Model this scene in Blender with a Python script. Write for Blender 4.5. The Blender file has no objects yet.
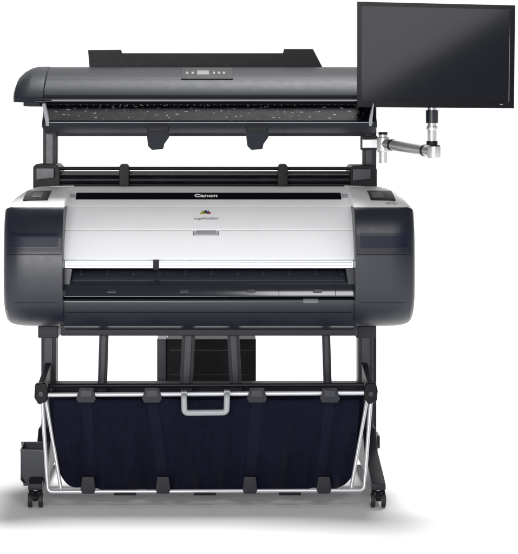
import bpy, bmesh, math, random
from mathutils import Vector, Matrix
random.seed(4)
S=0.003; D=6.0; H=1.08; CX=212; HZ=124
def X(px,y=0.0): return (px-CX)*S*(D+y)/D
def Z(py,y=0.0): return H-(py-HZ)*S*(D+y)/D
def PY(y,z): return HZ+(H-z)/S*D/(D+y)

# ------------------------------------------------------------ materials
def mat(name,col,rough=.45,metal=0.0,noise=.06,nscale=40,bump=.0,bscale=600,coat=0.0,stretch=None,spec=.5,sheen=0,rvar=None):
    m=bpy.data.materials.new(name); m.use_nodes=True
    nt=m.node_tree; N=nt.nodes; L=nt.links; b=N['Principled BSDF']
    tc=N.new('ShaderNodeTexCoord'); mp=N.new('ShaderNodeMapping')
    L.new(tc.outputs['Object'],mp.inputs['Vector'])
    if stretch: mp.inputs['Scale'].default_value=stretch
    n=N.new('ShaderNodeTexNoise'); n.inputs['Scale'].default_value=nscale; n.inputs['Detail'].default_value=4
    L.new(mp.outputs[0],n.inputs['Vector'])
    r=N.new('ShaderNodeValToRGB')
    r.color_ramp.elements[0].position=.3; r.color_ramp.elements[1].position=.7
    r.color_ramp.elements[0].color=[c*(1-noise) for c in col]+[1]
    r.color_ramp.elements[1].color=[min(1,c*(1+noise)) for c in col]+[1]
    L.new(n.outputs['Fac'],r.inputs[0]); L.new(r.outputs[0],b.inputs['Base Color'])
    mr=N.new('ShaderNodeMapRange'); rv=rvar if rvar is not None else (.05 if rough>.15 else .01)
    mr.inputs['To Min'].default_value=max(.02,rough-rv); mr.inputs['To Max'].default_value=min(1,rough+rv)
    L.new(n.outputs['Fac'],mr.inputs['Value']); L.new(mr.outputs[0],b.inputs['Roughness'])
    b.inputs['Metallic'].default_value=metal
    b.inputs['Specular IOR Level'].default_value=spec
    b.inputs['Coat Weight'].default_value=coat
    b.inputs['Coat Roughness'].default_value=.08
    if sheen: b.inputs['Sheen Weight'].default_value=sheen
    if bump:
        n2=N.new('ShaderNodeTexNoise'); n2.inputs['Scale'].default_value=bscale
        L.new(mp.outputs[0],n2.inputs['Vector'])
        bp=N.new('ShaderNodeBump'); bp.inputs['Strength'].default_value=bump; bp.inputs['Distance'].default_value=.001
        L.new(n2.outputs['Fac'],bp.inputs['Height']); L.new(bp.outputs[0],b.inputs['Normal'])
    return m
M_dark =mat('charcoal_plastic',(.0135,.0155,.025),.34,bump=.1,spec=.45)
M_lid  =mat('scanner_lid_plastic',(.0125,.015,.0215),.44,bump=.1,spec=.10)
M_black=mat('black_plastic',(.006,.006,.008),.40,bump=.1,spec=.15)
M_matte=mat('matte_black_paint',(.006,.006,.008),.6,bump=.1,spec=.2)
M_gloss=mat('gloss_black',(.004,.004,.007),.14,coat=.1,spec=.3)
M_panel=mat('satin_navy_panel',(.0105,.012,.0205),.30,spec=.4,noise=.05)
M_blue =mat('smoked_blue_window',(.007,.009,.022),.28,spec=.25)
M_out  =mat('output_guide_gloss',(.009,.011,.018),.12,spec=.8,noise=.03,nscale=5,rvar=.01)
M_lip  =mat('lip_plastic',(.0115,.0135,.0215),.26,spec=.5,noise=.03,nscale=5,rvar=.01)
M_white=mat('white_plastic',(.81,.81,.825),.34,noise=.008)
M_cap  =mat('white_shoulder_plastic',(.88,.88,.89),.40,noise=.008)
M_grey =mat('light_grey_plastic',(.45,.46,.48),.4,noise=.03)
M_hand =mat('handle_grey_plastic',(.36,.37,.39),.4,noise=.03)
M_seam =mat('seam_grey',(.25,.25,.27),.6)
M_icon =mat('icon_grey',(.13,.14,.15),.5)
M_steel=mat('brushed_steel',(.80,.84,.90),.3,metal=.5,noise=.03,nscale=8,rvar=.01)
M_chrome=mat('arm_satin_silver',(.66,.66,.66),.24,metal=.72,noise=.0,nscale=5,rvar=.01)
M_rod  =mat('painted_silver_rod',(.58,.59,.62),.3,metal=.4,noise=.0,nscale=3,rvar=.0)
M_frame=mat('dark_painted_steel',(.011,.0122,.0195),.45,bump=.1,spec=.3)
M_cloth=mat('navy_fabric',(.0052,.0056,.0165),.85,noise=.25,nscale=90,bump=.5,bscale=900,sheen=.04,spec=.12)
M_strap=mat('strap_webbing',(.0070,.0075,.0190),.8,noise=.2,nscale=120,bump=.6,bscale=700,spec=.12)
M_rubber=mat('rubber',(.012,.012,.012),.6)
M_screen=mat('display_glass',(.0045,.0055,.0095),.085,noise=.0,coat=.0,spec=.6)
M_wtxt =mat('white_print',(.88,.88,.88),.5)
M_gtxt =mat('grey_print',(.2,.2,.22),.5)
M_floor=mat('white_floor',(.88,.88,.88),.7,noise=.004,nscale=2,spec=.2)
def flat(n,c): return mat(n,c,.4,noise=.02)
M_smoke=mat('smoked_dark_plate',(.009,.009,.012),.3,noise=.5,nscale=6,stretch=(3,1,14),spec=.15)
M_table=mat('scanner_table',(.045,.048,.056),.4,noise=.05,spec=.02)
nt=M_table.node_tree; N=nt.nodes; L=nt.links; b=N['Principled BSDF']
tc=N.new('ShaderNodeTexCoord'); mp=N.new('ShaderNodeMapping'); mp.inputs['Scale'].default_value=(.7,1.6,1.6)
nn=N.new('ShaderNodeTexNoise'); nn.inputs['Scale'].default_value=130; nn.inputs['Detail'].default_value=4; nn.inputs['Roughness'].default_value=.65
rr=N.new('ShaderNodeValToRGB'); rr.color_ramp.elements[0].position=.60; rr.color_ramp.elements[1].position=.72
rr.color_ramp.elements[0].color=(.002,.0023,.0035,1); rr.color_ramp.elements[1].color=(.10,.105,.12,1)  # broken reflections painted into the base colour as pale flecks
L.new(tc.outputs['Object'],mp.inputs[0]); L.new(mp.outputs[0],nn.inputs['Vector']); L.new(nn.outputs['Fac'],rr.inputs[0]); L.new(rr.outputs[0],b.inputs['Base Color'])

# ------------------------------------------------------------ builder
class B:
    def __init__(s): s.bm=bmesh.new(); s.mats=[]
    def _mi(s,m):
        if m not in s.mats: s.mats.append(m)
        return s.mats.index(m)
    def merge(s,t,m,bevel=0,seg=2):
        bmesh.ops.remove_doubles(t,verts=t.verts,dist=1e-6)
        bmesh.ops.recalc_face_normals(t,faces=t.faces)
        if bevel>0:
            es=[e for e in t.edges if len(e.link_faces)==2 and e.calc_face_angle(0)>math.radians(28)]
            if es: bmesh.ops.bevel(t,geom=es,offset=bevel,segments=seg,affect='EDGES',profile=.5,clamp_overlap=True)
        i=s._mi(m)
        me=bpy.data.meshes.new('t'); t.to_mesh(me); t.free()
        n0=len(s.bm.faces); s.bm.from_mesh(me); bpy.data.meshes.remove(me)
        s.bm.faces.ensure_lookup_table()
        for f in s.bm.faces[n0:]: f.material_index=i
        return s
    def box(s,x0,x1,y0,y1,z0,z1,m,bevel=.002,seg=2):
        t=bmesh.new(); vs=[t.verts.new((x,y,z)) for x in(x0,x1) for y in(y0,y1) for z in(z0,z1)]
        for q in((0,1,3,2),(4,6,7,5),(0,4,5,1),(2,3,7,6),(0,2,6,4),(1,5,7,3)): t.faces.new([vs[i] for i in q])
        return s.merge(t,m,bevel,seg)
    def pbox(s,p0,p1,q0,q1,y0,y1,m,bevel=.002,seg=2):
        return s.box(X(p0,y0),X(p1,y0),y0,y1,Z(q1,y0),Z(q0,y0),m,bevel,seg)
    def loft(s,secs,m,bevel=0,seg=2,cap=True):
        t=bmesh.new(); R=[[t.verts.new(p) for p in sec] for sec in secs]; n=len(R[0])
        for a,b2 in zip(R[:-1],R[1:]):
            for i in range(n): t.faces.new((a[i],a[(i+1)%n],b2[(i+1)%n],b2[i]))
        if cap: t.faces.new(R[0]); t.faces.new(R[-1][::-1])
        return s.merge(t,m,bevel,seg)
    def prx(s,x0,x1,prof,m,bevel=.002,seg=2):
        return s.loft([[(x,y,z) for y,z in prof] for x in(x0,x1)],m,bevel,seg)
    def pry(s,y0,y1,outl,m,bevel=.002,seg=2):
        return s.loft([[(x,y,z) for x,z in outl] for y in(y0,y1)],m,bevel,seg)
    def ppry(s,y0,y1,pts,m,bevel=.002,seg=2):
        return s.pry(y0,y1,[(X(a,y0),Z(c,y0)) for a,c in pts],m,bevel,seg)
    def ribbon(s,x0,x1,path,m,out=.002,inn=.004,bevel=.001):
        o=[];i=[]
        for k,(y,z) in enumerate(path):
            a=path[max(0,k-1)]; c=path[min(len(path)-1,k+1)]
            dy,dz=c[0]-a[0],c[1]-a[1]; l=max(1e-9,math.hypot(dy,dz)); ny,nz=dz/l,-dy/l
            o.append((y+ny*out,z+nz*out)); i.append((y-ny*inn,z-nz*inn))
        return s.prx(x0,x1,o+i[::-1],m,bevel)
    def cyl(s,p0,p1,r,m,r2=None,seg=20,bevel=0):
        p0=Vector(p0);p1=Vector(p1);d=p1-p0; t=bmesh.new()
        bmesh.ops.create_cone(t,cap_ends=True,segments=seg,radius1=r,radius2=r if r2 is None else r2,depth=d.length)
        t.transform(Matrix.Translation((p0+p1)/2)@d.to_track_quat('Z','Y').to_matrix().to_4x4())
        return s.merge(t,m,bevel,2)
    def tube(s,pts,r,m,seg=12,rad=0.0,flat=1.0):
        P=[Vector(p) for p in pts]
        if rad>0:
            Q=[P[0]]
            for a,b2,c in zip(P[:-2],P[1:-1],P[2:]):
                u=(a-b2).normalized()*rad; v=(c-b2).normalized()*rad
                for k in range(7):
                    w=k/6; Q.append((b2+u)*(1-w)**2+b2*2*w*(1-w)+(b2+v)*w*w)
            Q.append(P[-1]); P=Q
        secs=[]; up=None
        for k,p in enumerate(P):
            d=(P[min(k+1,len(P)-1)]-P[max(k-1,0)]).normalized()
            if up is None: up=Vector((0,1,0)) if abs(d.y)<.9 else Vector((0,0,1))
            a=d.cross(up).normalized(); c=a.cross(d).normalized(); up=c
            secs.append([p+a*math.cos(t*2*math.pi/seg)*r+c*math.sin(t*2*math.pi/seg)*r*flat for t in range(seg)])
        return s.loft(secs,m)
    def done(s,name,parent=None,label=None,wn=True):
        bm=s.bm
        for f in bm.faces: f.smooth=True
        for e in bm.edges:
            if len(e.link_faces)==2: e.smooth=e.calc_face_angle(0)<math.radians(38)
        vs=[v.co for v in bm.verts]
        mn=Vector([min(v[i] for v in vs) for i in range(3)]); mx=Vector([max(v[i] for v in vs) for i in range(3)])
        c=(mn+mx)/2
        bm.transform(Matrix.Translation(-c))
        me=bpy.data.meshes.new(name); bm.to_mesh(me); bm.free()
        for m in s.mats: me.materials.append(m)
        ob=bpy.data.objects.new(name,me); bpy.context.collection.objects.link(ob)
        ob['w']=list(c)
        pw=Vector(parent['w']) if parent else Vector()
        ob.location=c-pw
        if parent: ob.parent=parent
        if label: ob['label']=label
        if wn:
            w=ob.modifiers.new('wn','WEIGHTED_NORMAL'); w.keep_sharp=True
        return ob
def thing(name,loc,label,cat):
    e=bpy.data.objects.new(name,None); e.empty_display_size=.1; bpy.context.collection.objects.link(e)
    e.location=loc; e['w']=list(loc); e['label']=label; e['category']=cat; return e
def text(name,body,size,loc,rot,m,parent,bold=0.0,sx=1.0,extr=.0003):
    cu=bpy.data.curves.new(name,'FONT'); cu.body=body; cu.size=size; cu.align_x='CENTER'; cu.align_y='CENTER'
    cu.extrude=extr; cu.offset=bold
    o=bpy.data.objects.new('tmp',cu); bpy.context.collection.objects.link(o)
    dg=bpy.context.evaluated_depsgraph_get(); dg.update()
    me=bpy.data.meshes.new_from_object(o.evaluated_get(dg)); bpy.data.objects.remove(o)
    me.materials.clear(); me.materials.append(m)
    ob=bpy.data.objects.new(name,me); bpy.context.collection.objects.link(ob)
    ob.parent=parent; ob.location=Vector(loc)-Vector(parent['w']); ob.rotation_euler=rot; ob.scale=(sx,1,1)
    return ob
def bez(P0,P1,P2,n=60):
    return [((1-t)**2*P0[0]+2*t*(1-t)*P1[0]+t*t*P2[0],(1-t)**2*P0[1]+2*t*(1-t)*P1[1]+t*t*P2[1]) for t in [k/n for k in range(n+1)]]
def sub(curve,q0,q1,n=12):
    """piece of a YZ curve between two heights measured on the front elevation"""
    def at(q):
        for a,c in zip(curve[:-1],curve[1:]):
            qa,qc=PY(*a),PY(*c)
            if qa<=q<=qc:
                w=(q-qa)/max(1e-9,qc-qa); return (a[0]+(c[0]-a[0])*w,a[1]+(c[1]-a[1])*w)
        return curve[-1] if q>PY(*curve[0]) else curve[0]
    return [at(q0+(q1-q0)*k/n) for k in range(n+1)]

# ------------------------------------------------------------ floor
f=B(); t=bmesh.new(); bmesh.ops.create_grid(t,x_segments=2,y_segments=2,size=60); f.merge(t,M_floor)
fl=f.done('floor',wn=False); fl['kind']='structure'; fl['label']='seamless white studio floor'

# ================================================================ PRINTER
pr=thing('large_format_printer',(0,0,.42),'wide white and charcoal large format printer standing on a wheeled stand','printer')
b=B()
b.box(X(63,-.1),X(356,-.1),-.10,.20,Z(330,-.1),Z(196,.1),M_black,.004)
b.done('body',pr)
cov=bez((-.02,Z(187,-.02)),(-.20,.858),(-.285,Z(260,-.285)),120)
x0,x1=X(64,-.2),X(354,-.2)
b=B()
b.ribbon(x0,x1,[(.14,cov[0][1]-.003),(.06,cov[0][1]-.0005)]+sub(cov,187,206.3,14),M_cap,.0,.012,.002)
b.done('top_cover',pr,'white curved top cover with a black slot')
b=B(); b.ribbon(x0-.004,x1+.004,sub(cov,207,230,16),M_white,.002,.012,.002); b.done('front_cover',pr)
b=B()
b.ribbon(x0-.006,X(193,-.25),sub(cov,230.8,259,12),M_white,.002,.012,.0018)
b.ribbon(X(219,-.25),x1+.006,sub(cov,230.8,259,12),M_white,.002,.012,.0018)
b.ribbon(X(193,-.25)-.001,X(219,-.25)+.001,sub(cov,235.5,259,12),M_white,.002,.012,.0018)
b.done('lower_cover',pr)
b=B(); b.ribbon(X(194,-.25),X(218,-.25),sub(cov,230,236.5,4),M_grey,-.004,.008,.0005)
b.ribbon(X(196,-.25),X(216,-.25),sub(cov,230.3,232.0,4),M_seam,.0,.004,.0005)
b.done('cover_handle',pr)
b=B(); b.ribbon(x0+.004,x1-.004,sub(cov,203,240,10),M_seam,-.004,.008,0); b.done('cover_seam',pr)
b=B(); b.ribbon(X(76,-.1),X(341,-.1),sub(cov,192.9,199.5,8),M_gloss,.0012,.002,.0005); b.done('top_slot',pr)
for a,c in((70,75.6),(341.4,348)):
    b=B(); b.ribbon(X(a,-.1),X(c,-.1),sub(cov,193.8,198.2,4),M_grey,.0008,.002,.0005); b.done('slot_end',pr)
def oncov(px,py,out=.003):
    a=sub(cov,py-1,py+1,2); y,z=a[1]; dy,dz=a[2][0]-a[0][0],a[2][1]-a[0][1]; l=math.hypot(dy,dz)
    return (X(px,y),y+dz/l*out,z-dy/l*out),(math.atan2(-dz,-dy),0,0)
l,r=oncov(206,196.3,.0026)
text('brand_lettering','Canon',.0262,l,r,M_wtxt,pr,bold=.0009,sx=.98)
l,r=oncov(206,219.5,.0034); text('series_lettering','imagePROGRAF',.0112,l,r,M_gtxt,pr,sx=.95)
cols=[(.50,.38,.04),(.22,.30,.05),(.02,.02,.02),(.05,.08,.22),(.32,.06,.05)]
l,r=oncov(205.5,213.4,.0036); l=Vector(l); R=Matrix.Rotation(r[0],3,'X')
b=B()
for k,c in enumerate(cols):
    a=math.radians(-72+k*36); mm=flat('emblem_ink_%d'%k,c)
    t=bmesh.new(); pts=[]
    for j in range(12):
        w=j/12*2*math.pi; u=math.cos(w)*.0034*(1+.25*math.sin(w)); v=.010+math.sin(w)*.0072
        x=u*math.cos(a)+v*math.sin(a); y=-u*math.sin(a)+v*math.cos(a)-.007
        pts.append(t.verts.new(l+R@Vector((x,y,.0002*k))))
    t.faces.new(pts); b.merge(t,mm)
b.done('emblem',pr,wn=False)

YS=-.282; QS=207.3           # shoulder joint line
def side(px_out,px_in,sgn):
    def w(px,y=-.28): return X(px,y)
    zb=Z(QS,YS)
    def cx(d): return w(px_out-sgn*d)
    up=bez((YS,zb),(-.308,Z(214,-.31)),(-.326,Z(236,-.326)),8)
    fr=up+[(-.334,Z(254,-.334)),(-.335,Z(272,-.335)),(-.333,Z(290,-.333)),(-.326,Z(303,-.326)),(-.310,Z(313,-.31)),(-.285,Z(320,-.285)),(-.25,Z(324.5,-.25)),(-.19,Z(326,-.19)),(.16,Z(312,.16)),(.2,Z(300,.2)),(.2,zb)]
    cyv=-.05; cz=Z(270,-.3)
    def sc(x,ky,kz,kt=0): return [(x,cyv+(y-cyv)*ky,(cz+(z-cz)*kz) if z<cz else z-kt*(z-cz)/(zb-cz)) for y,z in fr]
    b=B()
    b.loft([sc(cx(0),.80,.76,.018),sc(cx(.7),.87,.84,.011),sc(cx(2.2),.925,.91,.005),sc(cx(5),.96,.955,.002),sc(cx(10),.983,.98),sc(cx(17),.995,.995),sc(cx(26),1,1),sc(w(px_in),1,1)],M_dark,.0012)
    b.done('side_cover',pr,'charcoal rounded end cover of the printer')
    def cap(x,zt,fy,zbb=zb):
        c=bez((.14,zt),(-.20,zt-.001),(fy,zbb),14)
        return [(x,y,z) for y,z in c]+[(x,.14,zbb)]
    b=B()
    b.loft([cap(cx(1.0),Z(207,-.2),-.24,zb-.006),cap(cx(3.0),Z(202.5,-.2),-.258,zb-.003),cap(cx(6),Z(198,-.2),-.268,zb),cap(cx(10),Z(194,-.15),-.276,zb),cap(cx(16),Z(190.8,-.1),-.2815,zb),cap(cx(24),Z(189.2,-.1),-.283,zb),cap(w(px_in),Z(188,-.1),-.283,zb)],M_cap,.001)
    b.done('shoulder_cover',pr,'white sloping shoulder cover')
    top=bez((.14,Z(188.9,-.1)),(-.20,Z(188.9,-.1)-.001),(-.283,zb),120)
    b=B()
    a0,a1=sorted((cx(18),cx(43)))
    b.ribbon(a0,a1,sub(top,191.5,200.5,12),M_black,.0030,.004,.001)
    op=b.done('operation_panel' if sgn>0 else 'top_button_panel',pr)
    b=B(); q0,q1=(a0+.008,a0+.040) if sgn>0 else (a0+.024,a0+.052)
    b.ribbon(q0,q1,sub(top,193.6,198,8),M_icon if sgn>0 else M_seam,.0042,.0,.0004)
    b.done('panel_display',op)
    pth=[]
    P=fr[:13]
    for p,q in zip(P[:-1],P[1:]):
        for k in range(6): pth.append((p[0]+(q[0]-p[0])*k/6,p[1]+(q[1]-p[1])*k/6))
    pth.append(P[-1])
    def skin(dout,d_in,q0,q1,m,out,nm,lab=None,n=12):
        pp=sub(pth,q0,q1,n); K=[(5,.96),(10,.983),(17,.995),(26,1.0)]
        def ky(d):
            if d>=26: return 1.0
            for (a,ka),(c,kc) in zip(K[:-1],K[1:]):
                if a<=d<=c: return ka+(kc-ka)*(d-a)/(c-a)
            return .96
        W=abs(px_out-px_in); ds=[dout]+[a for a,_ in K if dout<a<W-d_in]+[W-d_in]
        secs=[]
        for d in ds:
            o=[];i=[]
            for (y,z) in pp:
                yy=cyv+(y-cyv)*ky(d); o.append((cx(d),yy-out,z)); i.append((cx(d),yy+.004,z))
            secs.append(o+i[::-1])
        b=B(); b.loft(secs,m,.0004 if q1-q0<3 else .0008); return b.done(nm,pr,lab)
    skin(5,1,209,253.5,M_panel,.0014,'satin_panel','slate charcoal satin front panel',16)
    skin(9,5,233,248,M_blue,.0020,'smoked_window')
    skin(5,1,254.3,255.1,M_black,.0006,'panel_seam',None,2)
    skin(12,4,303.6,305,M_black,.0014,'grip_slot',None,2)
    return top
side(3.5,64,-1); top=side(415,354,1)
p=sub(top,204,206,2)
text('model_lettering','iPF785',.0125,(X(391,-.25),p[0][0]-.004,p[0][1]+.002),(math.radians(50),0,0),M_gtxt,pr)

# output area
b=B(); b.pbox(64,354,260.6,268.4,-.279,-.20,M_steel,.003,3); b.done('cutter_rail',pr,'bright silver rail across the paper exit')
b=B(); b.pbox(66,352,262.2,262.8,-.2798,-.2785,M_icon,0); b.done('rail_groove',pr)
b=B(); b.pbox(66,352,265.6,266.2,-.2798,-.2785,M_icon,0); b.done('rail_groove',pr)
b=B(); b.pbox(153,159,260.3,270,-.285,-.2800,M_black,.001); b.done('cutter',pr)
b=B()
path=bez((-.20,Z(269,-.20)),(-.275,Z(271,-.27)),(-.295,Z(297.5,-.295)),40)
b.ribbon(X(66,-.2),X(353,-.2),sub(path,269.5,284,10),M_out,.0,.02,.001)
b.ribbon(X(66,-.2),X(353,-.2),sub(path,284.6,297,10),M_out,.0025,.02,.0015)
b.done('output_guide',pr,'glossy near-black curved paper output guide')
for px in(86,150,214,278,334):
    b=B(); b.ribbon(X(px,-.24),X(px+.5,-.24),sub(path,285,296,8),M_black,.0032,.003,0); b.done('guide_seam',pr)
for px in(108,180,246,312):
    b=B(); b.ribbon(X(px,-.24),X(px+9,-.24),sub(path,289,293,4),M_lip,.0050,.003,.0015); b.done('guide_tab',pr)
for k in range(11):
    px=80+k*26; b=B(); b.ribbon(X(px,-.24),X(px+3.2,-.24),sub(path,271.5,275,4),M_dark,.004,.003,.001); b.done('pinch_roller',pr)
b=B()
lp0=[(-.278,Z(297.8,-.28)),(-.292,Z(298.6,-.29)),(-.262,Z(326,-.262)),(-.20,Z(330,-.2))]
lp=lp0[:1]+bez(lp0[1],(-.318,Z(300,-.31)),(-.262,Z(326,-.262)),24)+lp0[-1:]
b.ribbon(X(63,-.29),X(355,-.29),lp,M_lip,0,.014,0)
b.done('front_lip',pr,'dark rolled lower lip')
b=B(); b.ribbon(X(66,-.29),X(352,-.29),sub(lp,312,312.7,2),M_black,.0008,.003,0); b.done('lip_seam',pr)
b=B(); b.ribbon(X(303,-.29),X(318,-.29),sub(lp,299,303,4),M_icon,.0018,.002,.001); b.done('latch',pr)
b=B(); b.box(X(60,-.2),X(357,-.2),-.19,.16,Z(336,-.19),Z(325,-.19),M_frame,.004); b.done('base_tray',pr)
for s0,s1,lft in((64,72,1),(346,354,0)):
    b=B(); b.ppry(-.280,-.19,[(s0,268.7),(s1,268.7),(s1,271),(s0+3 if lft else s1,300),(s0 if lft else s1-3,300),(s0,270)],M_lip,.001)
    b.done('inner_bracket',pr)

# rear roll unit
b=B(); b.box(X(57,.2),X(356,.2),.22,.24,Z(198,.22),Z(171,.22),M_smoke,.002); b.done('rear_tray',pr)
for a,c,q in((33,60,164),(350,377,165)):
    b=B()
    b.ppry(.17,.36,[(a,q+3),(a+3,q),(c-4,q),(c,q+4),(c,196),(a,196)],M_black,.003)
    b.ppry(.155,.171,[(a+3,q+4),(c-6,q+4),(c-6,q+14),(a+3,q+16)],M_dark,.002)
    b.done('roll_holder',pr)
for a,c in((119,129),(278,288)):
    b=B(); b.ppry(.15,.22,[(a,167),(a+2,164),(c-2,164),(c,167),(c,197),(a,197)],M_black,.002); b.done('roll_bracket',pr)
b=B(); b.cyl((X(58,.18),.19,Z(168.4,.18)),(X(355,.18),.19,Z(168.4,.18)),.0055,M_black); b.done('feed_rod',pr)
b=B(); b.cyl((X(60,.18),.195,Z(180,.18)),(X(353,.18),.195,Z(180,.18)),.017,M_smoke,seg=40); b.done('media_roll_bar',pr)

# ================================================================ STAND
st=thing('printer_stand',(0,0,0),'charcoal steel wheeled stand with a fabric catch basket','stand')
XL=-.497; XR=.468
for xc,sg in((XL,-1),(XR,1)):
    b=B()
    pf=[(-.385,.050),(-.385,.070),(-.33,.082),(-.12,.118),(-.05,.175),(.05,.175),(.14,.118),(.33,.082),(.36,.070),(.36,.050)]
    b.prx(xc-.020,xc+.020,pf,M_frame,.004)
    b.done('foot_beam',st)
    b=B()
    xi=xc-sg*.010
    b.box(xi-.022,xi+.022,-.045,.045,.17,Z(325,0),M_frame,.004)
    b.box(xi-.012,xi+.012,-.050,-.045,.20,Z(330,0),M_dark,.001)
    b.box(xi-.030,xi+.030,-.06,.06,Z(336,0),Z(324,0),M_frame,.003)
    b.done('leg',st)
def caster(xc,yc):
    b=B()
    b.cyl((xc,yc,.045),(xc,yc,.056),.008,M_steel)
    pf=[(yc-.020,.020),(yc-.021,.032),(yc-.012,.045),(yc+.010,.047),(yc+.018,.040),(yc+.012,.02)]
    b.prx(xc-.007,xc+.007,pf,M_black,.002)
    b.prx(xc-.019,xc+.019,[(yc-.012,.0425),(yc-.010,.047),(yc+.012,.048),(yc+.018,.0425)],M_black,.001)
    c=b.done('caster',st)
    for s2 in(-1,1):
        b=B(); b.cyl((xc+s2*.009,yc,.021),(xc+s2*.021,yc,.021),.021,M_rubber,seg=32,bevel=.003)
        b.cyl((xc+s2*.021,yc,.021),(xc+s2*.0225,yc,.021),.010,M_grey,seg=20)
        b.cyl((xc+s2*.0085,yc,.021),(xc+s2*.0095,yc,.021),.014,M_grey,seg=20)
        b.done('wheel',c)
for xc in(XL,XR):
    for yc in(-.365,.34): caster(xc,yc)
b=B(); b.box(XL+.03,XR-.03,-.035,.03,Z(392,0),Z(382,0),M_frame,.003); b.done('cross_beam',st)
b=B(); b.cyl((XL,.03,.14),(XR,.03,.14),.008,M_frame); b.done('lower_cross_rod',st)
for px,pb,wd in((104,102,9),(189,186,13),(233,236,12),(326,328,8)):
    b=B()
    b.ppry(-.12,-.09,[(px-wd/2,326),(px+wd/2,326),(pb+wd/2,392),(pb-wd/2,392)],M_frame,.002)
    b.ppry(-.126,-.12,[(px-wd/4,328),(px+wd/4,328),(pb+wd/4,388),(pb-wd/4,388)],M_dark,.001)
    b.done('guide_arm',st)
ya=-.33
b=B(); b.cyl((X(43,ya),ya,Z(395,ya)),(X(371,ya),ya,Z(393,ya)),.0065,M_rod); b.done('basket_top_rod',st)
b=B(); b.cyl((X(46,-.2),-.2,Z(386,-.2)),(X(366,-.2),-.2,Z(385,-.2)),.006,M_frame); b.done('basket_rear_rod',st)
for px,sg in((41,-1),(371,1)):
    b=B()
    b.ppry(-.345,-.315,[(px-6,384),(px+5,383),(px+7,391),(px+6,401),(px-2,405),(px-7,398)],M_black,.004,3)
    b.cyl((X(px,-.35),-.352,Z(394,-.35)),(X(px,-.35),-.34,Z(394,-.35)),.007,M_dark)
    b.prx(X(px,-.3)-.009,X(px,-.3)+.009,[(-.325,Z(404,-.33)),(-.325,Z(386,-.33)),(-.03,Z(360,0)),(-.03,Z(386,0))],M_frame,.002)
    b.done('pivot_arm',st)
b=B(); b.tube([(X(42,ya),ya,Z(398,ya)),(X(48,-.37),-.37,Z(492,-.37)),(X(364,-.37),-.37,Z(490.5,-.37)),(X(371,ya),ya,Z(398,ya))],.0054,M_rod,rad=.014,seg=16)
b.done('basket_front_rod',st,'silver bent rod framing the basket front')
for a,c in((46,61),(367,351)):
    b=B(); b.tube([(X(a,-.31),-.31,Z(400,-.31)),(X(c,-.36),-.36,Z(489,-.36))],.0050,M_rod,seg=16); b.done('diagonal_rod',st)
TC=(86,152,257,330); BC=(88,163,250,324)
L0,R0=53,360
def surf(px,w,off=0.0):
    pinch=min(1,sum(math.exp(-((px-c)/11)**2) for c in BC))
    e=min(px-L0,R0-px); bot=487.6-max(0,(16-e))**2/16*0.7+2.6*math.sin(math.pi*(px-L0)/(R0-L0))+2.4*(1-pinch)*min(1,e/30)
    fold=.018*w*math.sin(px*.083+w*2.2)+.011*math.sin(px*.21+w*3+1)*(.3+w)+.004*math.sin(px*.47-w*4)*w
    fold+=.013*math.sin(w*7+px*.03)*math.sin(math.pi*w)
    y=-.322-.014*math.sin(w*math.pi)*(1-.6*pinch)+fold*(1-.6*pinch)
    top=399.0+1.6*(1-pinch); q=top+(bot-top)*(1-(1-w)**1.15)
    return (X(px+(w**1.1)*7*(1 if px<206 else -1)*abs(px-206)/153,-.335),y-off,Z(q,-.335))
b=B(); t=bmesh.new(); nu,nv=220,60; G=[]
for i in range(nu+1):
    px=L0+i/nu*(R0-L0); row=[]
    for j in range(nv+1):
        v=j/nv
        if v<.55: co=surf(px,v/.55)
        else:
            w=(v-.55)/.45; a=surf(px,1.0); xb=X(206+(px-206)*1.03,-.06)
            co=(a[0]+(xb-a[0])*w,a[1]+(-.06-a[1])*w+.006*math.sin(px*.1+w*4)*w,a[2]-.006*math.sin(w*math.pi)+(Z(392,-.06)-a[2])*w**2.2)
        row.append(t.verts.new(co))
    G.append(row)
for i in range(nu):
    for j in range(nv): t.faces.new((G[i][j],G[i+1][j],G[i+1][j+1],G[i][j+1]))
b.merge(t,M_cloth); o=b.done('fabric_basket',st,'dark navy fabric sling of the catch basket',wn=False)
so=o.modifiers.new('s','SOLIDIFY'); so.thickness=.0015
for a,c in zip(TC,BC):
    bb=B(); t=bmesh.new(); G=[]
    for j in range(40):
        w=j/39*.97+.01; pc_=a+(c-a)*w
        G.append([t.verts.new(surf(pc_+d,w,.0022)) for d in(-5.5,-3,-1,1,3,5.5)])
    for j in range(39):
        for k in range(5): t.faces.new((G[j][k],G[j][k+1],G[j+1][k+1],G[j+1][k]))
    bb.merge(t,M_strap); bb.done('strap',st,wn=False)
for px in TC:
    b=B(); b.ppry(-.345,-.322,[(px-7,389),(px+7,389),(px+10,399),(px+8,403),(px-8,403),(px-10,399)],M_frame,.002)
    b.ppry(-.347,-.345,[(px-5,391),(px+5,391),(px+6,397),(px-6,397)],M_dark,.0008)
    b.done('fabric_clip',st)
for px in BC:
    b=B(); b.ppry(-.380,-.352,[(px-6,477),(px+6,477),(px+7.5,489),(px+6,494),(px-6,494),(px-7.5,489)],M_frame,.003)
    b.done('fabric_clip',st)
for px in(125,205,290):
    b=B(); b.pbox(px-11,px+11,493.0,495.5,-.376,-.362,M_black,.001); b.done('rod_cap',st)
b=B(); yh=-.375
b.tube([(X(184,-.345),-.335,Z(396,-.345)),(X(184,yh),yh,Z(397,yh)),(X(184.5,yh),yh,Z(413,yh)),(X(226.5,yh),yh,Z(412.5,yh)),(X(227,yh),yh,Z(396,yh)),(X(227,-.345),-.335,Z(395,-.345))],.0085,M_hand,rad=.011,seg=16)
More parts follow.
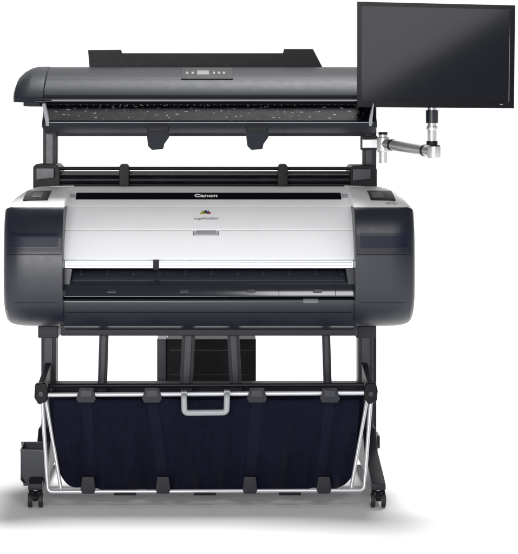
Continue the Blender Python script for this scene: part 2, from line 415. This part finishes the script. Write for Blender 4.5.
b.pbox(181,187,392,399,-.36,-.33,M_hand,.002); b.pbox(224,230,391,398,-.36,-.33,M_hand,.002)
b.done('basket_handle',st,'pale grey plastic pull handle')
b=B()
b.ppry(-.245,-.238,[(21,442),(47,442),(46,484),(24,484)],M_dark,.001)
b.ppry(-.335,-.328,[(20,449),(47,450),(47,479),(43,485),(27,485),(22,478)],M_dark,.003)
xa,xb_=X(20.5,-.33),X(47,-.33)
for xx in(xa,xb_-.004):
    b.loft([[(x,-.331,Z(449,-.33)),(x,-.240,Z(441.5,-.24)),(x,-.240,Z(484,-.24)),(x,-.331,Z(480,-.33))] for x in(xx,xx+.004)],M_dark,.0008)
b.box(xa+.008,xb_-.008,-.33,-.24,Z(484,-.3),Z(481,-.3),M_dark,.001)
b.done('accessory_bin',st,'small open-topped charcoal pocket on the stand foot')

# ================================================================ computer behind
pc=thing('computer',(0,.28,.3),'matte black computer box hung behind the printer','computer')
b=B(); b.pbox(167,256,339,389,.24,.38,M_matte,.003); b.done('case',pc)
b=B(); b.pbox(157,166.6,339,388,.25,.37,M_dark,.003); b.done('side_panel',pc)
b=B(); b.pbox(170,253,350,350.7,.2385,.241,M_dark,.0003); b.done('drive_slot',pc)
b=B(); b.pbox(170,253,374,374.6,.238,.241,M_dark,.0003); b.done('card_slot',pc)

# ================================================================ SCANNER
sc=thing('wide_scanner',(0,.25,.3),'charcoal wide format scanner raised on two posts above printer','scanner')
for a,c in((43,57),(363,376.5)):
    b=B(); y0=.24
    b.box(X(a,y0),X(c,y0),y0,y0+.05,.10,Z(104,y0),M_frame,.003)
    b.box(X(a+3,y0),X(c-4,y0),y0-.003,y0,Z(186,y0),Z(134,y0),M_dark,.001)
    b.done('post',sc)
    b=B(); b.box(X(a-3,y0),X(c+3,y0),y0-.02,y0+.07,.07,.11,M_frame,.003); b.done('post_foot',sc)
b=B(); b.box(X(57,.26),X(363,.26),.255,.285,Z(136,.255),Z(127,.255),M_frame,.002); b.done('support_beam',sc)
lid=bez((.22,Z(67,.22)),(.02,Z(67.5,.02)),(-.06,Z(95.5,-.06)),100)
def lidsec(x):
    return [(x,y,z) for y,z in lid[::5]]+[(x,-.058,Z(99,-.05)),(x,.24,Z(99,.1))]
b=B(); b.loft([lidsec(X(33,0)),lidsec(X(387,0))],M_lid,.0015)
b.done('lid',sc,'long charcoal lid with a sloping curved front')
for sg in(-1,1):
    def q(d): return X(15+d,0) if sg<0 else X(405-d,0)
    b=B()
    def cs(x,kt,fy):
        c=bez((.20,Z(67+kt,.20)),(.0,Z(67.3+kt,0)),(fy,Z(97,-.07)),12)
        return [(x,y,z) for y,z in c]+[(x,fy+.006,Z(102,-.07)),(x,.22,Z(102,.1))]
    b.loft([cs(q(0),14,-.05),cs(q(1.5),9,-.064),cs(q(6),4.5,-.07),cs(q(12),1.2,-.074),cs(q(17),-.2,-.075),cs(q(30),-.4,-.072),cs(q(31),1,-.055)],M_lid,.001)
    b.done('end_cap',sc)
    a,c=sorted((q(10),q(10)-sg*.05))
    b=B(); b.box(a,c,-.05,.18,Z(106,-.05),Z(101.5,-.05),M_lid,.001); b.done('hinge_plate',sc)
b=B(); b.ribbon(X(46,0),X(374,0),sub(lid,79,79.7,2),M_black,.0006,.003,0); b.done('lid_seam',sc)
b=B(); b.ribbon(X(181,0),X(233,0),sub(lid,68.5,79.5,8),M_matte,.003,.004,.001); cp=b.done('control_panel',sc)
b=B(); b.ribbon(X(197,0),X(209,0),sub(lid,71.5,75.5,4),M_icon,.0038,.0,.0003); b.done('panel_display',cp)
for px in(187,192.5,214,219,224):
    b=B(); b.ribbon(X(px-1.1,0),X(px+1.1,0),sub(lid,72.8,74.8,3),M_seam,.0038,0,.0003); b.done('panel_button',cp)
b=B()
yf=.27
b.ppry(yf,yf+.008,[(90,74),(88,50),(121,49.5),(122,53),(283,53),(284,49),(313,49),(326,74)],M_black,.001)
b.ppry(yf-.01,yf,[(91,70),(324,70),(325,74),(91,74)],M_dark,.001)
b.done('rear_guide',sc,'black upright rear paper guide')
b=B()
def tsec(x):
    return [(x,.02,Z(101,.0)),(x,-.06,Z(103,-.06)),(x,-.135,Z(122,-.135)),(x,-.137,Z(127,-.137)),(x,-.06,Z(133,-.06)),(x,.18,Z(133,.1)),(x,.18,Z(103,.1))]
b.loft([tsec(X(43,-.1)),tsec(X(376,-.1))],M_lid,.002)
b.done('feed_table',sc)
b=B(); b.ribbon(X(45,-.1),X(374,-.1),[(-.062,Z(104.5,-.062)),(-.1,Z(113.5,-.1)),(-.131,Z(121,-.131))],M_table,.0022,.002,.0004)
b.done('table_surface',sc,'dark table surface with broken reflections painted as faint pale specks')
b=B(); b.cyl((X(47,-.13),-.1365,Z(122.4,-.1365)),(X(373,-.13),-.1365,Z(122.4,-.1365)),.0010,M_seam,seg=8); b.done('table_front_edge',sc)
b=B(); b.cyl((X(34,-.1),-.066,Z(101.5,-.066)),(X(385,-.1),-.066,Z(101.5,-.066)),.0035,M_gloss); b.done('feed_roller',sc)
b=B(); b.box(X(36,-.07),X(376,-.07),-.072,-.05,Z(99.8,-.07),Z(98.3,-.07),M_black,.0005); b.done('lid_gasket',sc)
for px,s2 in((43,1),(375,-1)):
    b=B(); b.ppry(-.139,-.10,[(px-1,104),(px+1.6*s2,103),(px+6*s2,120),(px+6*s2,126),(px+3*s2,126)],M_seam,.001); b.done('table_edge_strip',sc)
rs=random.Random(2)
b=B()
for k in range(46):
    px=60+k*6.7; hh=rs.choice([1.2,2,3])
    b.ribbon(X(px,-.07),X(px+.4,-.07),[(-.0625,Z(104.6,-.0625)),(-.0625-.0385*.22*hh/3,Z(104.6+2*hh/3,-.065))],M_seam,.0028,0,0)
for k in range(70):
    px=56+k*4.4+rs.uniform(-3,3); y=-.066-rs.random()*.055; qq=105.5+(-y-.066)/.065*15.5
    b.ribbon(X(px,y),X(px+rs.uniform(.5,3.4),y),[(y,Z(qq,y)),(y-.0018,Z(qq+.4,y))],rs.choice([M_seam,M_icon]),.0028,0,0)
sm=b.done('size_marks',sc); sm['kind']='stuff'
for a in(147,246.5):
    b=B()
    b.ppry(-.145,-.10,[(a,126),(a+22,126),(a+22,137),(a+17,144),(a+16,149),(a+5,150),(a+1,146),(a,137)],M_lid,.003)
    b.ppry(-.149,-.145,[(a+2,128),(a+20,128),(a+20,131),(a+2,131)],M_black,.001)
    b.done('paper_guide',sc)

# ================================================================ MONITOR + ARM
mo=thing('monitor',(X(436,-.1),-.08,Z(108,-.1)),'black widescreen monitor mounted on a silver articulated arm','monitor')
b=B()
O=[(357.2,1.5),(515.2,5.2),(514,108.3),(357.2,107)]
I=[(361.5,5.6),(510.2,9.2),(509.2,101.8),(361.5,100.6)]
for k in range(4):
    b.ppry(-.112,-.094,[O[k],O[(k+1)%4],I[(k+1)%4],I[k]],M_gloss,0)
b.ppry(-.095,-.055,[(359,3),(513,7),(512,106),(359,105)],M_black,.004)
b.ppry(-.055,-.03,[(375,15),(500,18),(498,92),(375,90)],M_black,.008)
b.done('monitor_housing',mo)
b=B(); b.ppry(-.106,-.098,[(361,5.2),(510.7,8.8),(509.7,102.2),(361,101)],M_screen,0); b.done('screen',mo)
b=B(); b.pbox(500,503,103.8,104.8,-.1135,-.111,M_seam,.0002); b.done('power_light',mo)

ar=thing('articulated_arm',(X(375,.2),.2,Z(150,.2)),'silver articulated arm clamped to the scanner post','monitor arm')
xp=X(432,0)
b=B()
b.box(xp-.05,xp+.05,-.029,-.022,Z(95,0),Z(60,0),M_black,.002)
b.cyl((xp,-.025,Z(80,0)),(xp,.0,Z(80,0)),.016,M_black)
b.done('mount_plate',ar)
b=B(); b.cyl((xp,0,Z(152,0)),(xp,0,Z(70,0)),.0135,M_chrome,seg=28); b.done('upright_tube',ar)
for z0,z1,rr_,m in((123,110,.0185,M_dark),(130,126,.0165,M_chrome),(145,141,.017,M_black)):
    b=B(); b.cyl((xp,0,Z(z0,0)),(xp,0,Z(z1,0)),rr_,m,seg=28,bevel=.002); b.done('collar',ar)
pA=Vector((X(383,.16),.16,Z(143.5,.16))); pB=Vector((xp+.006,0,Z(152,0)))
b=B(); b.tube([pA,pA.lerp(pB,.5),pB],.0165,M_chrome,seg=28)
b.cyl(pB-Vector((0,0,.018)),pB+Vector((0,0,.018)),.020,M_chrome,seg=28,bevel=.003)
b.done('lower_arm',ar)
for w0 in(.16,.80):
    c0=pA.lerp(pB,w0); c1=pA.lerp(pB,w0+.035)
    b=B(); b.cyl(c0,c1,.0182,M_dark,seg=28,bevel=.001); b.done('arm_ring',ar)
b=B(); b.cyl(pB+Vector((0,0,.0181)),pB+Vector((0,0,.021)),.018,M_black,seg=28,bevel=.001); b.done('joint_cap',ar)
b=B()
b.cyl((pA.x,pA.y,Z(163,.16)),(pA.x,pA.y,Z(134,.16)),.013,M_chrome,seg=28,bevel=.002)
b.cyl((pA.x,pA.y,Z(152,.16)),(pA.x,pA.y,Z(137,.16)),.0195,M_chrome,seg=28,bevel=.003)
b.cyl((pA.x,pA.y,Z(134.5,.16)),(pA.x,pA.y,Z(132,.16)),.014,M_black,seg=28)
b.done('elbow_joint',ar)
b=B()
b.box(X(362,.2),pA.x-.012,.155,.23,Z(148,.18),Z(139,.18),M_chrome,.003)
b.box(X(361,.2),X(378,.2),.205,.238,Z(150,.2),Z(136,.2),M_frame,.003)
b.done('clamp_bracket',ar)

for o in bpy.data.objects:
    if 'w' in o: del o['w']

# ------------------------------------------------------------ light
sc_=bpy.context.scene
w=bpy.data.worlds.new('World'); sc_.world=w; w.use_nodes=True; nt=w.node_tree; N=nt.nodes; L=nt.links
bg=N['Background']; tc=N.new('ShaderNodeTexCoord'); sp=N.new('ShaderNodeSeparateXYZ'); L.new(tc.outputs['Generated'],sp.inputs[0])
mr=N.new('ShaderNodeMapRange'); mr.inputs['From Min'].default_value=.6; mr.inputs['From Max'].default_value=.94
mr.inputs['To Min'].default_value=.20; mr.inputs['To Max'].default_value=1.05; mr.interpolation_type='SMOOTHSTEP'
L.new(sp.outputs['Y'],mr.inputs['Value']); L.new(mr.outputs[0],bg.inputs['Strength']); bg.inputs['Color'].default_value=(1,1,1,1)
def aim(o,t): o.rotation_euler=(Vector(t)-o.location).to_track_quat('-Z','Y').to_euler()
sl=bpy.data.lights.new('overhead_soft_light','SUN'); sl.energy=4.6; sl.angle=math.radians(20)
so=bpy.data.objects.new('overhead_soft_light',sl); bpy.context.collection.objects.link(so); so.location=(.55,2.35,5); aim(so,(0,0,0))
def area(n,loc,tgt,e,sx,sy):
    l=bpy.data.lights.new(n,'AREA'); l.shape='RECTANGLE'; l.size=sx; l.size_y=sy; l.energy=e
    o=bpy.data.objects.new(n,l); bpy.context.collection.objects.link(o); o.location=loc; aim(o,tgt); return o
# low front fill, added out of view to light upright faces, only grazing the floor
area('added_front_fill',(-.9,-5.6,1.15),(0,0,.85),120,2.0,.8)
area('added_high_fill',(.8,-3.8,3.0),(.1,-.1,.85),26,1.2,.8)  # unseen fill added to lift the printer top shaded by the scanner
o=area('added_screen_sheen',(.91,-4.6,1.88),(.91,-.1,1.88),5.0,1.0,1.0); o.rotation_euler.rotate_axis('Z',math.radians(31))  # unseen light added so its reflection grades across the monitor glass

cam=bpy.data.cameras.new('camera'); co=bpy.data.objects.new('camera',cam); bpy.context.collection.objects.link(co)
co.location=(0,-D,H); co.rotation_euler=(math.radians(90),0,0)
cam.sensor_fit='HORIZONTAL'; cam.sensor_width=36; cam.lens=36*D/(518*S)
cam.shift_x=(259-CX)/518; cam.shift_y=-(277-HZ)/518; cam.clip_end=500
sc_.camera=co
sc_.view_settings.view_transform='Standard'; sc_.view_settings.look='None'; sc_.view_settings.exposure=0
